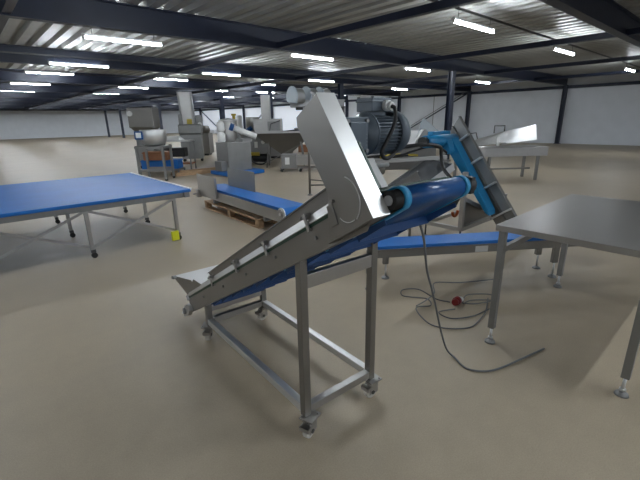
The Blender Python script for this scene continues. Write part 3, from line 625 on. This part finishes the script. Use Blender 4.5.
# ------------------------------------------------------------------ clutter of machines in the far middle
def machine(name, label, loc, rz, parts, cat='machine'):
    r = thing(name, label, cat, loc, rz)
    for (pn, m_, fn_) in parts:
        o = MB(); fn_(o); o.build(pn, m_, r, .006)
    return r
A42 = math.radians(-42)
machine('mixing_machine', 'round sided brown steel machine between tower machine and grey cabinet', (8.9, 18.6, 0), A42, [
    ('cabinet', STEELM, lambda o: o.box(-.5, .5, -.4, .4, .1, 1.05)),
    ('bowl', STEELM, lambda o: o.lathe([(0, .0), (.45, .0), (.5, .15), (.42, .35), (0, .38)], (0, 0, 1.05), 24)),
    ('tilted_lid', WHITE, lambda o: o.sheet([(-.5, -.45, 1.25), (.3, -.45, 1.55), (.3, -.2, 1.6), (-.5, -.2, 1.3)], .03)),
    ('foot', BLACK, lambda o: o.box(-.4, .4, -.3, .3, 0, .1))])
machine('tank', 'tall cylindrical stainless tank behind the white roll', (8.6, 15.3, 0), A42, [
    ('tank_body', STEEL, lambda o: o.lathe([(0, .5), (.2, .5), (.36, .7), (.37, 1.62), (.35, 1.66), (0, 1.72)], (0, 0, 0), 28)),
    ('rim', STEELB, lambda o: o.lathe([(.37, 1.6), (.40, 1.61), (.40, 1.65), (.37, 1.66)], (0, 0, 0), 28)),
    ('leg', STEELD, lambda o: o.cyl((-.25, -.2, 0), (-.25, -.2, .6), .03, n=8)), ('leg', STEELD, lambda o: o.cyl((.25, -.2, 0), (.25, -.2, .6), .03, n=8)),
    ('leg', STEELD, lambda o: o.cyl((0, .25, 0), (0, .25, .6), .03, n=8))], 'tank')
machine('hoist_post', 'slim yellow post standing among the far machines', (9.2, 15.8, 0), A42, [
    ('post', YELD, lambda o: o.box(-.06, .06, -.06, .06, .03, 1.9)), ('arm', YELD, lambda o: o.box(-.10, .10, -.07, .07, 1.82, 1.90)),
    ('base_plate', NUT, lambda o: o.box(-.2, .2, -.2, .2, 0, .03))], 'post')
machine('filling_machine', 'steel filling machine with upright white cylinder beside the yellow post', (9.9, 16.0, 0), A42, [
    ('cabinet', STEELD, lambda o: o.box(-.45, .45, -.3, .3, .1, 1.0)), ('white_cylinder', WHITE, lambda o: o.lathe([(0, 1.0), (.12, 1.0), (.13, 1.1), (.13, 1.75), (.10, 1.82), (0, 1.84)], (-.25, -.1, 0), 18)),
    ('blue_motor', BELT, lambda o: o.cyl((.0, -.2, 1.1), (.3, -.2, 1.3), .10, n=14)), ('hopper', STEEL, lambda o: o.lathe([(.08, 1.0), (.3, 1.35), (.32, 1.75), (.30, 1.75), (.28, 1.36), (.06, 1.02)], (.3, .1, 0), 20)),
    ('foot', BLACK, lambda o: o.box(-.4, .4, -.25, .25, 0, .1))])
machine('column_machine', 'pale steel machine with a tall square column behind the funnel', (10.3, 14.5, 0), A42, [
    ('cabinet', STEEL, lambda o: o.box(-.75, .42, -.4, .4, .1, 1.66)), ('column', STEEL, lambda o: o.box(-.42, -.06, -.2, .25, 1.66, 2.62)),
    ('door', STEELD, lambda o: o.box(-.15, .38, -.42, -.40, .8, 1.55)), ('arm', NUT, lambda o: (o.bar((-.1, -.45, 1.0), (.0, -.45, 1.45), .04, .04), o.bar((.0, -.45, 1.45), (.40, -.45, 1.58), .05, .05))),
    ('foot', BLACK, lambda o: o.box(-.6, .3, -.3, .3, 0, .1))])
machine('pump_unit', 'square steel pump unit with a white label and dark hoses below the filling machine', (8.5, 12.9, 0), A42, [
    ('housing', STEELD, lambda o: o.box(-.38, .42, -.3, .3, .42, 1.02)), ('label_plate', WHITE, lambda o: o.box(-.12, .0, -.312, -.30, .62, .84)),
    ('dial', WHITE, lambda o: o.cyl((.2, -.32, .82), (.2, -.3, .82), .07, n=14)),
    ('motor_unit', BLACK, lambda o: (o.cyl((-.3, -.1, .24), (.35, -.1, .24), .15, n=16), o.box(-.3, .3, -.2, .2, .08, .2))),
    ('yellow_pump', YELD, lambda o: o.cyl((-.28, -.28, .4), (.05, -.28, .4), .07, n=12)),
    ('hose', NUT, lambda o: o.tube(smooth_path([(-.3, -.3, .35), (-.15, -.5, .1), (.2, -.55, .05), (.4, -.4, .25), (.35, -.3, .45)]), .03, 8)),
    ('frame', STEELD, lambda o: (o.box(-.38, -.34, -.28, .28, .0, .42), o.box(.36, .40, -.28, .28, 0, .42)))])
# funnel hopper on a frame
FN = thing('funnel_hopper', 'wide brown steel inverted pyramid funnel behind the conveyor guard', 'hopper', (8.66, 11.43, 0), A42)
MB().add([(-1.1, -.55, 1.20), (1.1, -.55, 1.20), (1.1, .55, 1.20), (-1.1, .55, 1.20), (-.13, -.13, .42), (.13, -.13, .42), (.13, .13, .42), (-.13, .13, .42)],
         [(0, 1, 5, 4), (1, 2, 6, 5), (2, 3, 7, 6), (3, 0, 4, 7), (4, 5, 6, 7)]).build('funnel', STEELM, FN)
MB().box(-1.18, 1.18, -.58, -.54, 1.17, 1.23).box(-1.18, 1.18, .54, .58, 1.17, 1.23).box(-1.18, -1.14, -.54, .54, 1.17, 1.23).box(1.14, 1.18, -.54, .54, 1.17, 1.23).build('rim', STEEL, FN)
MB().cyl((0, 0, .35), (0, 0, .56), .12, n=16).build('outlet', STEEL, FN)
for a in (-.55, .55):
    for b_ in (-.35, .35): MB().bar((a*1.2, b_, 0.0), (a, b_, .95), .04, .04).build('leg', STEELM, FN)
MB().bar((-.6, -.35, .2), (.5, -.35, .75), .03, .03).build('cross_brace', STEELM, FN)
MB().cyl((.45, -.1, 1.23), (.45, -.1, 1.33), .12, n=16).cyl((-.1, 0, 1.2), (.5, 0, 1.26), .03, n=8).build('valve', NUT, FN)
TR = thing('trough_trolley', 'low steel trough trolley with a white label below the funnel', 'trolley', (8.05, 10.03, 0), A42)
MB().box(-.5, -.02, -.25, .25, .12, .55).build('control_box', STEELD, TR, .01)
MB().box(-.38, -.24, -.262, -.25, .24, .46).build('label_plate', WHITE, TR)
MB().box(-.02, 1.2, -.25, .25, .22, .46).box(-.02, 1.25, -.28, -.25, .42, .50).box(-.02, 1.25, .25, .28, .42, .50).build('trough', STEEL, TR, .005)
MB().box(-.55, 1.2, -.22, -.18, .10, .14).box(-.55, 1.2, .18, .22, .10, .14).build('base_frame', STEELM, TR)
for a in (-.5, .1, 1.1): MB().cyl((a, -.24, .05), (a, -.19, .05), .05, n=14).cyl((a, .19, .05), (a, .24, .05), .05, n=14).build('wheel', BLACK, TR)
cb = MB().box(-.3, .3, -.25, .25, 0, .36).build('carton', RUST, None, .01); cb.location = (13.25, 15.9, 0); cb.rotation_euler = (0, 0, A42); tag(cb, 'brown carton on the floor beyond the funnel', 'carton')
cb = MB().box(-.25, .25, -.25, .25, 0, .4).cyl((0, 0, .4), (0, 0, .55), .15, n=12).build('motor_block', BLACK, None, .02); cb.location = (12.45, 16.25, 0); cb.rotation_euler = (0, 0, A42); tag(cb, 'black motor block on the floor beside the brown carton', 'motor')
# tall machine with two round guards, mostly behind the chain guard
HD = thing('twin_reel_machine', 'tall steel stand with round clear guards at its head, behind the chain guard', 'machine', (5.55, 6.51, 0), A42)
MB().cyl((0, 0, .03), (0, 0, 1.85), .026, n=14).build('leg', STEELM, HD)
MB().cyl((.75, 0, .03), (.75, 0, 1.85), .026, n=14).build('leg', STEELM, HD)
MB().lathe([(0, .03), (.03, .028), (.055, .012), (.06, 0), (0, 0)], (0, 0, 0), 16).build('foot', STEELD, HD)
MB().lathe([(0, .03), (.03, .028), (.055, .012), (.06, 0), (0, 0)], (.75, 0, 0), 16).build('foot', STEELD, HD)
MB().cyl((0, 0, .22), (.75, 0, .22), .018, n=10).cyl((0, 0, .34), (.4, 0, .30), .014, n=10).build('stretcher', STEELM, HD)
MB().box(-.36, .75, -.14, .16, 1.84, 1.98).build('head_box', STEELD, HD, .01)
MB().box(-.25, -.10, -.10, .10, 1.79, 1.84).build('sensor', BLACK, HD, .004)
for x0 in (-.40, -.06, .28):
    pts = [(.19*math.cos(a), .0+.19*math.sin(a)) for a in [math.radians(-40+i*12) for i in range(22)]]
    MB().prism(pts, x0, x0+.03, lambda u, v, t: Vector((t*.8+u*.6, t*.5-u*.75, 2.04+v))).build('round_guard', GLASSY, HD)
    MB().prism(pts, x0+.03, x0+.22, lambda u, v, t: Vector((t*.8+u*.54, t*.5-u*.68, 2.04+v*.9))).build('reel', STEELD, HD)
    MB().tube([((x0+.015)*.8+.12*math.cos(a), (x0+.015)*.5-.15*math.cos(a), 2.04+.20*math.sin(a)) for a in [math.radians(-40+i*12) for i in range(22)]], .010, 6).build('guard_rim', GLASSY, HD)
